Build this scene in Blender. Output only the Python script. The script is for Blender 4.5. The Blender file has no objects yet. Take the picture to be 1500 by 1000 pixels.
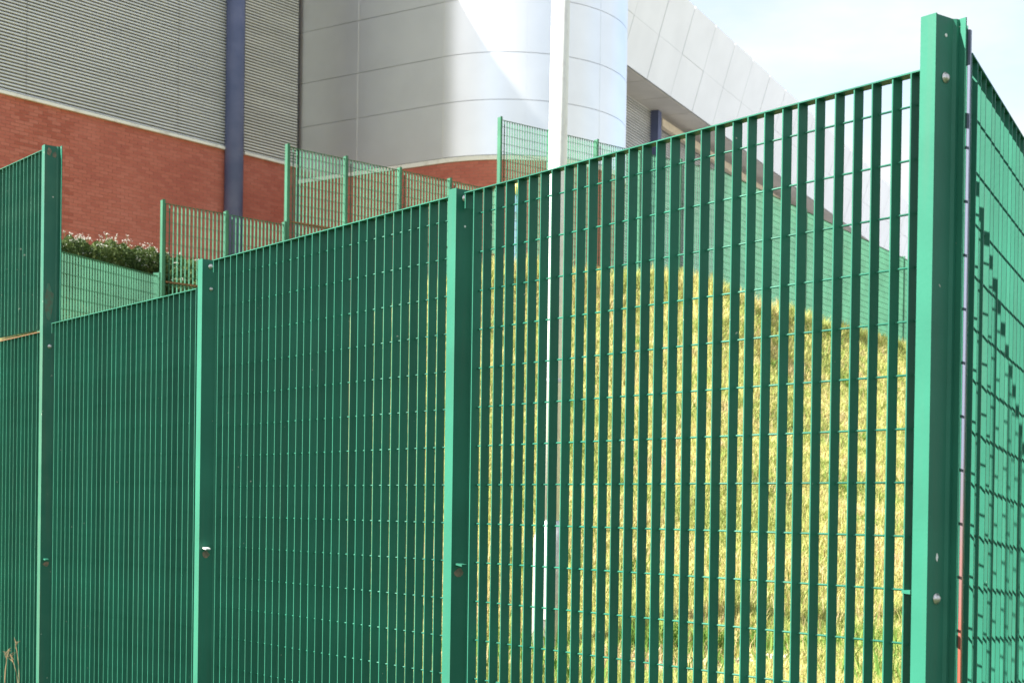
import bpy, math, random
import numpy as np
from mathutils import Matrix, Vector

random.seed(7)
rng = np.random.default_rng(7)
S = bpy.context.scene
col = S.collection

# ------------------------------------------------------------------ camera
F = 2230.0                      # focal length in pixels of a 1500 px wide picture
EYE = 1.7
PITCH, ROLL = math.radians(-0.51), 0.014
SHY = 262.0
cd = bpy.data.cameras.new('camera')
cam = bpy.data.objects.new('camera', cd); col.objects.link(cam)
cd.sensor_fit = 'HORIZONTAL'; cd.sensor_width = 36.0
cd.lens = F * 36.0 / 1500.0
cd.shift_y = SHY / 1500.0
cd.clip_start = 0.05; cd.clip_end = 5000
RM = (Matrix.Rotation(math.pi / 2 + PITCH, 4, 'X') @ Matrix.Rotation(ROLL, 4, 'Z'))
cam.matrix_world = Matrix.Translation((0, 0, EYE)) @ RM
cd.dof.use_dof = True; cd.dof.focus_distance = 5.6; cd.dof.aperture_fstop = 8.5
S.camera = cam

# ------------------------------------------------------------------ light
SUN_AZ = (-0.932, -0.362)       # horizontal direction towards the sun
SUN_EL = math.radians(42)
w = bpy.data.worlds.new('World'); S.world = w; w.use_nodes = True
nt = w.node_tree; nt.nodes.clear()
out = nt.nodes.new('ShaderNodeOutputWorld')
bg = nt.nodes.new('ShaderNodeBackground'); bg.inputs['Strength'].default_value = 0.1
sky = nt.nodes.new('ShaderNodeTexSky'); sky.sky_type = 'NISHITA'; sky.sun_disc = False
sky.sun_elevation = SUN_EL
sky.sun_rotation = math.atan2(SUN_AZ[0], SUN_AZ[1])
sky.dust_density = 2.0
tc = nt.nodes.new('ShaderNodeTexCoord')
mp = nt.nodes.new('ShaderNodeMapping'); mp.inputs['Scale'].default_value = (1.0, 1.0, 2.6)
no = nt.nodes.new('ShaderNodeTexNoise'); no.inputs['Scale'].default_value = 2.1
no.inputs['Detail'].default_value = 7; no.inputs['Roughness'].default_value = 0.55
cr = nt.nodes.new('ShaderNodeValToRGB')
cr.color_ramp.elements[0].position = 0.40; cr.color_ramp.elements[0].color = (.22, .22, .22, 1)
cr.color_ramp.elements[1].position = 0.55; cr.color_ramp.elements[1].color = (1, 1, 1, 1)
mx = nt.nodes.new('ShaderNodeMixRGB'); mx.inputs[2].default_value = (2.9, 3.02, 3.02, 1)
nt.links.new(tc.outputs['Generated'], mp.inputs[0]); nt.links.new(mp.outputs[0], no.inputs['Vector'])
nt.links.new(no.outputs['Fac'], cr.inputs[0]); nt.links.new(cr.outputs[0], mx.inputs[0])
nt.links.new(sky.outputs[0], mx.inputs[1]); nt.links.new(mx.outputs[0], bg.inputs['Color'])
nt.links.new(bg.outputs[0], out.inputs['Surface'])
sd = bpy.data.lights.new('sun', 'SUN'); sd.energy = 5.0; sd.angle = math.radians(0.53); sd.color = (1.0, .965, .9)
sun = bpy.data.objects.new('sun', sd); col.objects.link(sun)
sv = Vector((SUN_AZ[0] * math.cos(SUN_EL), SUN_AZ[1] * math.cos(SUN_EL), math.sin(SUN_EL)))
sun.rotation_euler = sv.to_track_quat('Z', 'Y').to_euler()
sun.location = (-8, -3, 12)
S.view_settings.view_transform = 'Standard'; S.view_settings.look = 'None'
S.view_settings.gamma = 1.0; S.view_settings.use_curve_mapping = False
S.view_settings.exposure = 1.8

# ------------------------------------------------------------------ helpers
R3 = RM.to_3x3()
def P(px, py, y):
    """world point seen at pixel (px,py) of the 1500x1000 picture, at depth y metres"""
    d = R3 @ Vector(((px - 750) / F, (500 + SHY - py) / F, -1.0))
    d = d * (y / d.y)
    return Vector((d.x, d.y, d.z + EYE))
def XZ(px, y):
    return Vector(((px - 750) / F * y, y))

def nodes(name):
    m = bpy.data.materials.new(name); m.use_nodes = True
    n = m.node_tree.nodes; n.clear()
    o = n.new('ShaderNodeOutputMaterial'); b = n.new('ShaderNodeBsdfPrincipled')
    m.node_tree.links.new(b.outputs[0], o.inputs[0])
    return m, m.node_tree, b, o
def mat(name, c, rough=.5, metal=0., var=.12, scale=6., bump=0., bscale=60., spec=.5, c2=None, detail=5, lo=.35, hi=.65, stretch=(1, 1, 1), coat=0.):
    m, t, b, o = nodes(name); L = t.links
    b.inputs['Roughness'].default_value = rough; b.inputs['Metallic'].default_value = metal
    b.inputs['Specular IOR Level'].default_value = spec
    b.inputs['Coat Weight'].default_value = coat
    tcn = t.nodes.new('ShaderNodeTexCoord'); mpn = t.nodes.new('ShaderNodeMapping'); mpn.inputs['Scale'].default_value = stretch
    L.new(tcn.outputs['Object'], mpn.inputs[0])
    nz = t.nodes.new('ShaderNodeTexNoise'); nz.inputs['Scale'].default_value = scale; nz.inputs['Detail'].default_value = detail
    L.new(mpn.outputs[0], nz.inputs['Vector'])
    r = t.nodes.new('ShaderNodeValToRGB')
    a = c if c2 else tuple(x * (1 - var) for x in c); z = c2 or tuple(min(1, x * (1 + var)) for x in c)
    r.color_ramp.elements[0].position = lo; r.color_ramp.elements[0].color = (*a, 1)
    r.color_ramp.elements[1].position = hi; r.color_ramp.elements[1].color = (*z, 1)
    L.new(nz.outputs['Fac'], r.inputs[0]); L.new(r.outputs[0], b.inputs['Base Color'])
    if bump:
        n2 = t.nodes.new('ShaderNodeTexNoise'); n2.inputs['Scale'].default_value = bscale; n2.inputs['Detail'].default_value = 6
        bp = t.nodes.new('ShaderNodeBump'); bp.inputs['Strength'].default_value = bump; bp.inputs['Distance'].default_value = .01
        L.new(mpn.outputs[0], n2.inputs['Vector']); L.new(n2.outputs['Fac'], bp.inputs['Height']); L.new(bp.outputs[0], b.inputs['Normal'])
    return m

GREEN = mat('green_paint', (.022, .150, .096), rough=.48, var=.12, scale=3.0, bump=.04, bscale=90, spec=.28)
def weathered(m, speck=.70, dirt=.5):
    t = m.node_tree; L = t.links
    b = next(n for n in t.nodes if n.type == 'BSDF_PRINCIPLED'); src = b.inputs['Base Color'].links[0].from_socket
    tcn = next(n for n in t.nodes if n.type == 'TEX_COORD')
    oi = t.nodes.new('ShaderNodeObjectInfo')
    hv = t.nodes.new('ShaderNodeHueSaturation')
    mr = t.nodes.new('ShaderNodeMapRange'); mr.inputs[3].default_value = .86; mr.inputs[4].default_value = 1.13
    L.new(oi.outputs['Random'], mr.inputs[0]); L.new(mr.outputs[0], hv.inputs['Value']); L.new(src, hv.inputs['Color'])
    # random offset so that copies do not repeat
    ad = t.nodes.new('ShaderNodeVectorMath'); ad.operation = 'ADD'
    cb_ = t.nodes.new('ShaderNodeCombineXYZ'); mu = t.nodes.new('ShaderNodeMath'); mu.operation = 'MULTIPLY'; mu.inputs[1].default_value = 37
    L.new(oi.outputs['Random'], mu.inputs[0]); L.new(mu.outputs[0], cb_.inputs[0]); L.new(mu.outputs[0], cb_.inputs[2])
    L.new(tcn.outputs['Object'], ad.inputs[0]); L.new(cb_.outputs[0], ad.inputs[1])
    # vertical dust streaks
    mp_ = t.nodes.new('ShaderNodeMapping'); mp_.inputs['Scale'].default_value = (30, 30, 1.6); L.new(ad.outputs[0], mp_.inputs[0])
    n1 = t.nodes.new('ShaderNodeTexNoise'); n1.inputs['Scale'].default_value = 1.0; n1.inputs['Detail'].default_value = 5; L.new(mp_.outputs[0], n1.inputs['Vector'])
    r1 = t.nodes.new('ShaderNodeMapRange'); r1.inputs[1].default_value = .5; r1.inputs[2].default_value = .8; r1.inputs[4].default_value = dirt; L.new(n1.outputs['Fac'], r1.inputs[0])
    m1 = t.nodes.new('ShaderNodeMixRGB'); m1.inputs[2].default_value = (.085, .115, .085, 1); L.new(r1.outputs[0], m1.inputs[0]); L.new(hv.outputs[0], m1.inputs[1])
    # small pale specks
    n2 = t.nodes.new('ShaderNodeTexNoise'); n2.inputs['Scale'].default_value = 42; n2.inputs['Detail'].default_value = 2; L.new(ad.outputs[0], n2.inputs['Vector'])
    r2 = t.nodes.new('ShaderNodeMapRange'); r2.inputs[1].default_value = speck; r2.inputs[2].default_value = speck + .03; L.new(n2.outputs['Fac'], r2.inputs[0])
    m2 = t.nodes.new('ShaderNodeMixRGB'); m2.inputs[2].default_value = (.45, .45, .38, 1); L.new(r2.outputs[0], m2.inputs[0]); L.new(m1.outputs[0], m2.inputs[1])
    L.new(m2.outputs[0], b.inputs['Base Color'])
weathered(GREEN, .765, .18)
GREEN_OLD = mat('green_paint_weathered', (.026, .152, .10), rough=.45, c2=(.05, .185, .12), scale=5, lo=.45, hi=.75, bump=.08, bscale=80, spec=.28)
weathered(GREEN_OLD, .74, .45)
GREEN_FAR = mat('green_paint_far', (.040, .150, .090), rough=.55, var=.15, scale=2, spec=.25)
RUST = mat('rust', (.26, .13, .06), rough=.9, c2=(.11, .06, .03), scale=30, bump=.3)
RUSTPALE = mat('pale_rust_scuff', (.30, .20, .13), rough=.9, c2=(.12, .12, .09), scale=60)
STEEL = mat('galvanised_bolt', (.62, .60, .58), rough=.38, metal=.9, var=.2, scale=80)
HOLE = mat('dark_hole', (.01, .015, .012), rough=.9)
LAV = None
BRICK = mat('brick_red', (.42, .14, .105), rough=.9, c2=(.46, .15, .105), scale=2.6, bump=.3, bscale=40, spec=.2)
MORTAR = mat('brick_mortar', (.33, .165, .13), rough=.95, var=.15, scale=8, spec=.2)
CORR = mat('corrugated_grey', (.66, .675, .69), rough=.42, var=.07, scale=1.2, metal=.25, stretch=(.3, .3, 3))
CORR_W = mat('corrugated_warm', (.66, .65, .63), rough=.45, var=.10, scale=1.2, metal=.2, stretch=(.3, .3, 3))
FLASH = mat('white_flashing', (.80, .79, .76), rough=.5, c2=(.55, .52, .48), scale=4, lo=.5, hi=.8)
PANEL = mat('silver_panel', (.83, .835, .85), rough=.34, metal=.88, var=.03, scale=1.0, spec=.5)
PANEL_J = mat('silver_joint', (.30, .31, .33), rough=.5, metal=.3)
FASCIA = mat('white_fascia', (.86, .865, .90), rough=.5, var=.03, scale=.7)
FASC_J = mat('fascia_joint', (.42, .41, .42), rough=.7)
SOFFIT = mat('soffit_panel', (.58, .54, .50), rough=.6, var=.08, scale=.8)
TROUGH = mat('trough_shade', (.10, .095, .09), rough=.9)  # dark colour paints shade into the recesses between the ribs
CREAM = mat('cream_beam', (.66, .55, .40), rough=.7, var=.1)
BLUE = mat('blue_column_paint', (.075, .095, .20), rough=.55, c2=(.12, .135, .25), scale=1.8, lo=.4, hi=.7)
POLE = mat('white_pole_paint', (.80, .79, .78), rough=.45, c2=(.66, .62, .62), scale=14, lo=.5, hi=.8, bump=.06, bscale=120)
GALV = mat('galvanised_pole_base', (.56, .55, .57), rough=.5, metal=.3, var=.15, scale=20)
STEM = mat('stem_green', (.07, .13, .03), rough=.8)
PETAL = mat('white_flower', (.78, .77, .70), rough=.8, var=.05)
STRAW = mat('dry_stem', (.26, .18, .09), rough=.8, var=.2, scale=30)
YELLOW = mat('yellow_paint', (.75, .60, .10), rough=.5)
TEAL = mat('blue_post_paint', (.05, .12, .22), rough=.6, c2=(.03, .05, .08), scale=9, lo=.5, hi=.6)
ROOF = mat('roof_grey', (.35, .35, .36), rough=.7)

# lavender colour that turns to orange towards the bottom
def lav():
    m, t, b, o = nodes('lavender_to_orange'); L = t.links
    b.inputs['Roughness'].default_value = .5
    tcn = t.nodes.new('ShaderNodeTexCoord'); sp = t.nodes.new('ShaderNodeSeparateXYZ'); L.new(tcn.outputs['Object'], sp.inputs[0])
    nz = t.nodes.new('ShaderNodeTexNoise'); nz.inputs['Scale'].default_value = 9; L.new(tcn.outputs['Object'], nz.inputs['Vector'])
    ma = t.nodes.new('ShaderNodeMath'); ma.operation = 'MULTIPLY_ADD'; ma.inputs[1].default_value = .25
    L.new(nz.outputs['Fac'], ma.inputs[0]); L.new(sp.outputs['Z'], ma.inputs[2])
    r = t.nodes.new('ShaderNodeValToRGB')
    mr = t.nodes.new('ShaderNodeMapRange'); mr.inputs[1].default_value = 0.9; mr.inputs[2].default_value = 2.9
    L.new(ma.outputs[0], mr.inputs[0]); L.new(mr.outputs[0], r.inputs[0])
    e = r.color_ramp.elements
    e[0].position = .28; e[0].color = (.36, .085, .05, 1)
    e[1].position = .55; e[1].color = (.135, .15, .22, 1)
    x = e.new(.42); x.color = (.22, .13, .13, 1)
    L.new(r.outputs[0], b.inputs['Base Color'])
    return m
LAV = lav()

def foliage(name, stops, scale=1.0, trans=.35):
    m, t, b, o = nodes(name); L = t.links
    b.inputs['Roughness'].default_value = .75; b.inputs['Specular IOR Level'].default_value = .25
    g = t.nodes.new('ShaderNodeNewGeometry'); tcn = t.nodes.new('ShaderNodeTexCoord')
    nz = t.nodes.new('ShaderNodeTexNoise'); nz.inputs['Scale'].default_value = scale; nz.inputs['Detail'].default_value = 4
    L.new(tcn.outputs['Object'], nz.inputs['Vector'])
    mr = t.nodes.new('ShaderNodeMapRange'); mr.inputs[1].default_value = .3; mr.inputs[2].default_value = .7
    L.new(nz.outputs['Fac'], mr.inputs[0])
    a = t.nodes.new('ShaderNodeMath'); a.operation = 'MULTIPLY_ADD'; a.inputs[1].default_value = .5
    h = t.nodes.new('ShaderNodeMath'); h.operation = 'MULTIPLY'; h.inputs[1].default_value = .5
    L.new(mr.outputs[0], h.inputs[0]); L.new(g.outputs['Random Per Island'], a.inputs[0]); L.new(h.outputs[0], a.inputs[2])
    r = t.nodes.new('ShaderNodeValToRGB'); e = r.color_ramp.elements
    e[0].position = stops[0][0]; e[0].color = (*stops[0][1], 1); e[1].position = stops[-1][0]; e[1].color = (*stops[-1][1], 1)
    for p, c in stops[1:-1]:
        q = e.new(p); q.color = (*c, 1)
    L.new(a.outputs[0], r.inputs[0]); L.new(r.outputs[0], b.inputs['Base Color'])
    tr = t.nodes.new('ShaderNodeBsdfTranslucent'); ms = t.nodes.new('ShaderNodeMixShader'); ms.inputs[0].default_value = trans
    L.new(r.outputs[0], tr.inputs['Color']); L.new(b.outputs[0], ms.inputs[1]); L.new(tr.outputs[0], ms.inputs[2])
    L.new(ms.outputs[0], o.inputs[0])
    return m
GRASS = foliage('meadow_grass', [(.05, (.15, .21, .06)), (.31, (.29, .37, .09)), (.48, (.46, .47, .15)), (.72, (.60, .52, .23)), (.95, (.62, .45, .30))], .9, .3)
LUSH = foliage('lush_grass', [(.1, (.06, .14, .02)), (.6, (.16, .28, .05)), (.9, (.30, .34, .09))], 3, .35)
STALK = foliage('seed_stalk', [(.1, (.34, .24, .11)), (.5, (.50, .38, .19)), (.9, (.58, .48, .30))], 2, .3)
LEAF = foliage('hedge_leaf', [(.1, (.02, .04, .010)), (.5, (.045, .08, .02)), (.9, (.12, .15, .04))], 2.5, .25)
EARTH = mat('earth', (.16, .15, .05), rough=.95, c2=(.30, .26, .10), scale=1.3, bump=.6, bscale=18, spec=.1)
SOIL = mat('bare_soil', (.30, .22, .15), rough=.95, c2=(.13, .09, .06), scale=9, bump=.6, bscale=25, spec=.1)
STONE = mat('pale_stone', (.42, .36, .30), rough=.9, var=.2, scale=12, bump=.4)

class MB:
    def __init__(s): s.v = []; s.f = []; s.sm = False
    def hexa(s, p, faces=None):
        n = len(s.v); s.v += [tuple(q) for q in p]
        for f in (faces or ((0, 3, 2, 1), (4, 5, 6, 7), (0, 1, 5, 4), (1, 2, 6, 5), (2, 3, 7, 6), (3, 0, 4, 7))):
            s.f.append(tuple(n + i for i in f))
    def box(s, x0, x1, y0, y1, z0, z1):
        s.hexa([(x0, y0, z0), (x1, y0, z0), (x1, y1, z0), (x0, y1, z0), (x0, y0, z1), (x1, y0, z1), (x1, y1, z1), (x0, y1, z1)])
    def tube(s, a, b, r0, r1=None, n=8, cap=True):
        a = Vector(a); b = Vector(b); r1 = r0 if r1 is None else r1
        d = (b - a).normalized(); u = d.orthogonal().normalized(); v = d.cross(u); k = len(s.v)
        for c, r in ((a, r0), (b, r1)):
            for i in range(n):
                t = 2 * math.pi * i / n; q = c + u * math.cos(t) * r + v * math.sin(t) * r; s.v.append(tuple(q))
        for i in range(n):
            j = (i + 1) % n; s.f.append((k + i, k + j, k + n + j, k + n + i))
        if cap:
            s.f.append(tuple(k + i for i in reversed(range(n)))); s.f.append(tuple(k + n + i for i in range(n)))
    def lathe(s, prof, n=24, cx=0, cy=0):
        k = len(s.v)
        for r, z in prof:
            for i in range(n):
                t = 2 * math.pi * i / n; s.v.append((cx + r * math.cos(t), cy + r * math.sin(t), z))
        for a in range(len(prof) - 1):
            for i in range(n):
                j = (i + 1) % n; s.f.append((k + a * n + i, k + a * n + j, k + (a + 1) * n + j, k + (a + 1) * n + i))
        s.f.append(tuple(k + i for i in reversed(range(n)))); s.f.append(tuple(k + (len(prof) - 1) * n + i for i in range(n)))
    def mesh(s, name, m, smooth=False):
        me = bpy.data.meshes.new(name); me.from_pydata(s.v, [], s.f)
        me.materials.append(m)
        if smooth: me.polygons.foreach_set('use_smooth', [True] * len(me.polygons))
        me.update(); return me
    def build(s, name, m, parent=None, smooth=False):
        return put(name, s.mesh(name, m, smooth), parent)
def put(name, me, parent=None, loc=None):
    o = bpy.data.objects.new(name, me); col.objects.link(o)
    if parent: o.parent = parent
    if loc is not None: o.location = loc
    return o
def tag(o, label=None, cat=None, group=None, kind=None):
    if label: o['label'] = label
    if cat: o['category'] = cat
    if group: o['group'] = group
    if kind: o['kind'] = kind
    return o
def empty(name, loc=(0, 0, 0), M=None):
    o = bpy.data.objects.new(name, None); col.objects.link(o); o.empty_display_size = .2
    if M is not None: o.matrix_world = M
    else: o.location = loc
    return o
def np_mesh(name, V, Fc, m, parent=None):
    """V (n,3), Fc (m,k) all same k"""
    me = bpy.data.meshes.new(name)
    k = Fc.shape[1]
    me.vertices.add(len(V)); me.vertices.foreach_set('co', V.astype(np.float32).ravel())
    me.loops.add(Fc.size); me.loops.foreach_set('vertex_index', Fc.astype(np.int32).ravel())
    me.polygons.add(len(Fc)); me.polygons.foreach_set('loop_start', np.arange(0, Fc.size, k, dtype=np.int32))
    me.polygons.foreach_set('loop_total', np.full(len(Fc), k, dtype=np.int32))
    me.materials.append(m); me.update(calc_edges=True)
    return put(name, me, parent)
def frame(origin, du):
    """local x = along du (tilted if du.z), local z = up (sheared fences stay vertical), local y = inward"""
    du = Vector(du); h = Vector((du.x, du.y, 0)).normalized()
    n = Vector((-h.y, h.x, 0))
    M = Matrix.Identity(4)
    for i in range(3):
        M[i][0] = h[i]; M[i][1] = n[i]; M[i][2] = (0, 0, 1)[i]; M[i][3] = origin[i]
    return M

# ------------------------------------------------------------------ terrain
E = EYE
cpx = np.array([-900, 0, 93, 232, 413, 723, 1045, 1325, 1800, 2600.])
czz = np.array([14, 16, 17, 19.2, 20.7, 24.0, 28.7, 38.0, 46, 50.])
chh = np.array([-.6, 0.0, .37, 1.35, 2.5, 3.72, 4.22, 4.10, 3.8, 3.2])
def hgt(X, Y):
    X = np.asarray(X, float); Y = np.asarray(Y, float)
    Ys = np.maximum(Y, .5)
    px = 750 + F * X / Ys
    px = np.where(Y < .5, np.where(X < 0, -900, 2600), px)
    zc = np.interp(px, cpx, czz); hc = np.interp(px, cpx, chh)
    toe = 12.0; h0 = -1.16
    t = (Y - toe) / (zc - toe)
    th = 1.35
    prof = np.where(t < 0, 0, np.where(t < 1, t, 1))
    prof = prof * (1 - .10 * np.sin(np.pi * prof))
    h = h0 + (hc - h0) * prof
    # the bank crests in front of the fences and dips behind its crest
    w_ = np.clip((px - 420) / 200, 0, 1); cb_ = np.interp(px, [600, 1000, 1100, 2600], [2.2, 2.8, 5.2, 6.4]) * w_
    zk = zc - cb_; hk = hc * zk / zc
    t2 = np.clip((Y - toe) / (zk - toe), 0, 1); t2s = t2 * (1 - .10 * np.sin(np.pi * t2))
    h2 = h0 + (hk - h0) * t2s
    dip = np.clip((Y - zk) / np.maximum(cb_, .1), 0, 1)
    h2 = np.where(Y > zk, hk + (hc - .55 - hk) * np.sin(dip * np.pi / 2), h2)
    h = np.where(w_ > 0, h2 * w_ + h * (1 - w_), h); hc = hc - .55 * w_
    # outside ground in front of the fence slightly lower
    h = np.where(Y < 9, h - np.clip((9 - Y) / 4, 0, 1) * .40, h)
    back = np.maximum(hc, 2.45 + 0 * hc)
    s = np.clip((Y - zc - .1) / 2.2, 0, 1); s = s * s * (3 - 2 * s)
    h = np.where(Y > zc, h + (back - hc) * s, h)
    n = .05 * np.sin(X * 1.7 + Y * .9) + .04 * np.sin(X * 3.1 - Y * 2.3 + 1) + .03 * np.sin(X * 6.3 + Y * 5.1)
    h = h + n * np.clip((Y - 8) / 4, 0, 1) * np.clip((34 - Y) / 8, 0, 1)
    far = np.clip((Y - 60) / 100, 0, 1)
    h = h * (1 - far) + 2.5 * far
    return h + E
xs = np.unique(np.concatenate([np.linspace(-1500, -40, 12), np.linspace(-40, -12, 15), np.linspace(-12, 16, 190), np.linspace(16, 60, 20), np.linspace(60, 1500, 12)]))
ys = np.unique(np.concatenate([np.linspace(-300, -5, 8), np.linspace(-5, 9, 15), np.linspace(9, 40, 190), np.linspace(40, 160, 20), np.linspace(160, 3000, 12)]))
GX, GY = np.meshgrid(xs, ys)
GZ = hgt(GX, GY)
V = np.stack([GX.ravel(), GY.ravel(), GZ.ravel()], 1)
nx = len(xs); idx = np.arange(len(V)).reshape(GX.shape)
Fc = np.stack([idx[:-1, :-1], idx[:-1, 1:], idx[1:, 1:], idx[1:, :-1]], -1).reshape(-1, 4)
def ground_mat():
    m, t, b, o = nodes('ground_mix'); L = t.links
    b.inputs['Roughness'].default_value = .95; b.inputs['Specular IOR Level'].default_value = .1
    tcn = t.nodes.new('ShaderNodeTexCoord'); sp = t.nodes.new('ShaderNodeSeparateXYZ'); L.new(tcn.outputs['Object'], sp.inputs[0])
    def ramp(sc_, a, b_):
        nz = t.nodes.new('ShaderNodeTexNoise'); nz.inputs['Scale'].default_value = sc_; nz.inputs['Detail'].default_value = 7
        L.new(tcn.outputs['Object'], nz.inputs['Vector']); r_ = t.nodes.new('ShaderNodeValToRGB')
        r_.color_ramp.elements[0].position = .35; r_.color_ramp.elements[1].position = .65
        r_.color_ramp.elements[0].color = (*a, 1); r_.color_ramp.elements[1].color = (*b_, 1); L.new(nz.outputs['Fac'], r_.inputs[0]); return r_, nz
    g1, nz = ramp(1.3, (.20, .20, .07), (.36, .31, .14))
    g2, _ = ramp(2.0, (.028, .042, .018), (.05, .065, .028))
    g3, _ = ramp(.6, (.34, .34, .34), (.40, .40, .40))  # unseen pale paving, added to bounce neutral light onto the far fascia
    f1_ = t.nodes.new('ShaderNodeMapRange'); f1_.inputs[1].default_value = 8.6; f1_.inputs[2].default_value = 9.6; L.new(sp.outputs['Y'], f1_.inputs[0])
    m1 = t.nodes.new('ShaderNodeMixRGB'); L.new(f1_.outputs[0], m1.inputs[0]); L.new(g2.outputs[0], m1.inputs[1]); L.new(g1.outputs[0], m1.inputs[2])
    f2_ = t.nodes.new('ShaderNodeMapRange'); f2_.inputs[1].default_value = 41; f2_.inputs[2].default_value = 42; L.new(sp.outputs['Y'], f2_.inputs[0])
    m2 = t.nodes.new('ShaderNodeMixRGB'); L.new(f2_.outputs[0], m2.inputs[0]); L.new(m1.outputs[0], m2.inputs[1]); L.new(g3.outputs[0], m2.inputs[2])
    L.new(m2.outputs[0], b.inputs['Base Color'])
    bp = t.nodes.new('ShaderNodeBump'); bp.inputs['Strength'].default_value = .6; bp.inputs['Distance'].default_value = .03
    n2 = t.nodes.new('ShaderNodeTexNoise'); n2.inputs['Scale'].default_value = 18; L.new(tcn.outputs['Object'], n2.inputs['Vector']); L.new(n2.outputs['Fac'], bp.inputs['Height']); L.new(bp.outputs[0], b.inputs['Normal'])
    return m
g = np_mesh('ground', V, Fc, ground_mat()); g.data.polygons.foreach_set('use_smooth', [True] * len(g.data.polygons))
tag(g, kind='structure')

# ------------------------------------------------------------------ left wing: brick and corrugated hall
def line(pxa, pxb, K, vp):
    def y(px): return K / abs(vp - px)
    return XZ(pxa, y(pxa)), XZ(pxb, y(pxb))
BS = 1.4
KW, VPW = BS * 26 * 2172.0, 2500.0
corner = XZ(428, KW / (VPW - 428))
dW = Vector((1750, F)).normalized()
farL = corner - dW * 13
HB = BS * 6.03 + E                                   # bottom of the cladding
TOPW = BS * 14.2 + E
M = frame((farL.x, farL.y, 0), (dW.x, dW.y, 0))  # local x along wall to the corner, +y into the building
LW = 13.0
def s_of(px):                                    # local x at pixel column px
    return (XZ(px, KW / (VPW - px)) - farL).dot(dW)
hall = empty('sports_hall', M=M)
tag(hall, 'sports hall wing of red brick below grey corrugated cladding, beside the blue column', 'building')
BASE = 2.0
b = MB(); b.box(0, LW - .02, .06, 9, BASE, TOPW - .05); b.build('wall_core', MORTAR, hall)
b = MB(); b.box(-.2, LW + .0, -.15, 9.2, TOPW, TOPW + .3); b.build('roof', ROOF, hall)
b = MB(); b.box(0, LW - .03, .006, .06, BASE, HB - .02); b.build('mortar', MORTAR, hall)
# bricks
BL, BH, G = .215, .065, .010
bm_ = []
for i in range(3):
    q = MB(); e = .0015 * i
    q.hexa([(0, 0, 0), (BL, 0, 0), (BL, .03, 0), (0, .03, 0), (0, 0, BH), (BL, 0, BH), (BL, .03, BH), (0, .03, BH)],
           ((0, 1, 5, 4), (1, 2, 6, 5), (4, 5, 6, 7), (3, 0, 4, 7), (0, 3, 2, 1)))
    bm_.append(q.mesh('brick', mat('brick_%d' % i, [(.46, .142, .105), (.40, .115, .085), (.50, .17, .13)][i], rough=.9, var=.12, scale=3, bump=.3, bscale=50, spec=.2)))
cells = []
s0, s1 = s_of(-120), LW - .35
nc = int((HB - .05 - 4.2) / (BH + G))
for c in range(nc):
    z = HB - .05 - (c + 1) * (BH + G)
    x = math.floor(s0 / .225) * .225 + (.1125 if c % 2 else 0)
    while x < s1:
        cells.append((x, z)); x += .225
sp0 = s_of(2)
cells.sort(key=lambda q: (q[0] < sp0, q[0] if q[0] >= sp0 else 1e9))
stuff = MB()
nb = 0
for x, z in cells:
    j = random.uniform(-.0025, .0025)
    if nb < 298 and z > 6.6:
        put('brick', bm_[random.randrange(3)], hall, (x, j, z)); nb += 1
    else:
        stuff.hexa([(x, j, z), (x + BL, j, z), (x + BL, .03, z), (x, .03, z), (x, j, z + BH), (x + BL, j, z + BH), (x + BL, .03, z + BH), (x, .03, z + BH)],
                   ((0, 1, 5, 4), (1, 2, 6, 5), (4, 5, 6, 7), (3, 0, 4, 7), (0, 3, 2, 1)))
BRICKV = foliage('brick_varied', [(.1, (.39, .11, .084)), (.5, (.46, .142, .105)), (.9, (.51, .175, .135))], .7, 0.0)
tag(stuff.build('brick_courses', BRICKV, hall), kind='stuff')
# corrugated sheets
def corrugated(parent, x0, x1, z0, z1, m, pitch=.0505, y=-.03, amp=.026, name='corrugated_sheet'):
    """horizontal ribbed sheet: rounded ribs standing proud of deep dark troughs"""
    q = MB(); z = z0; pts = []
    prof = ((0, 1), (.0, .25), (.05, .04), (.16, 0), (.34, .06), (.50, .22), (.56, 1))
    while z < z1:
        for fz, fy in prof:
            pts.append((z + fz * pitch, y + fy * amp))
        z += pitch
    for zz, yy in pts:
        q.v += [(x0, yy, zz), (x1, yy, zz)]
    for i in range(len(pts) - 1):
        q.f.append((2 * i, 2 * i + 1, 2 * i + 3, 2 * i + 2))
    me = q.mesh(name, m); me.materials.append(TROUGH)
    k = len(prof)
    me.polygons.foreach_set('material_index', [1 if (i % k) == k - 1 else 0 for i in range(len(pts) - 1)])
    return put(name, me, parent)
sc = s_of(342)
js = [s_of(-150), s_of(30), s_of(252), sc - .2]
for a, b_ in zip(js[:-1], js[1:]):
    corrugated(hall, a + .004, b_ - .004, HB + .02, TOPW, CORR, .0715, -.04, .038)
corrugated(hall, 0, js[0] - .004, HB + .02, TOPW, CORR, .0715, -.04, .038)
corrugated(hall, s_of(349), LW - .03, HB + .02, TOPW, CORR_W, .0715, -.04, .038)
for a, b_ in ((js[0], js[1]), (js[1], js[2]), (js[2], sc - .21), (s_of(349), LW - .03)):
    q = MB(); q.box(a + .002, b_ - .002, -.075, .0, HB - .055, HB + .012); q.build('flashing', FLASH, hall)
    q = MB(); q.box(a + .002, b_ - .002, -.045, -.0, HB + .013, HB + .03); q.build('flashing_joint', HOLE, hall)
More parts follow.
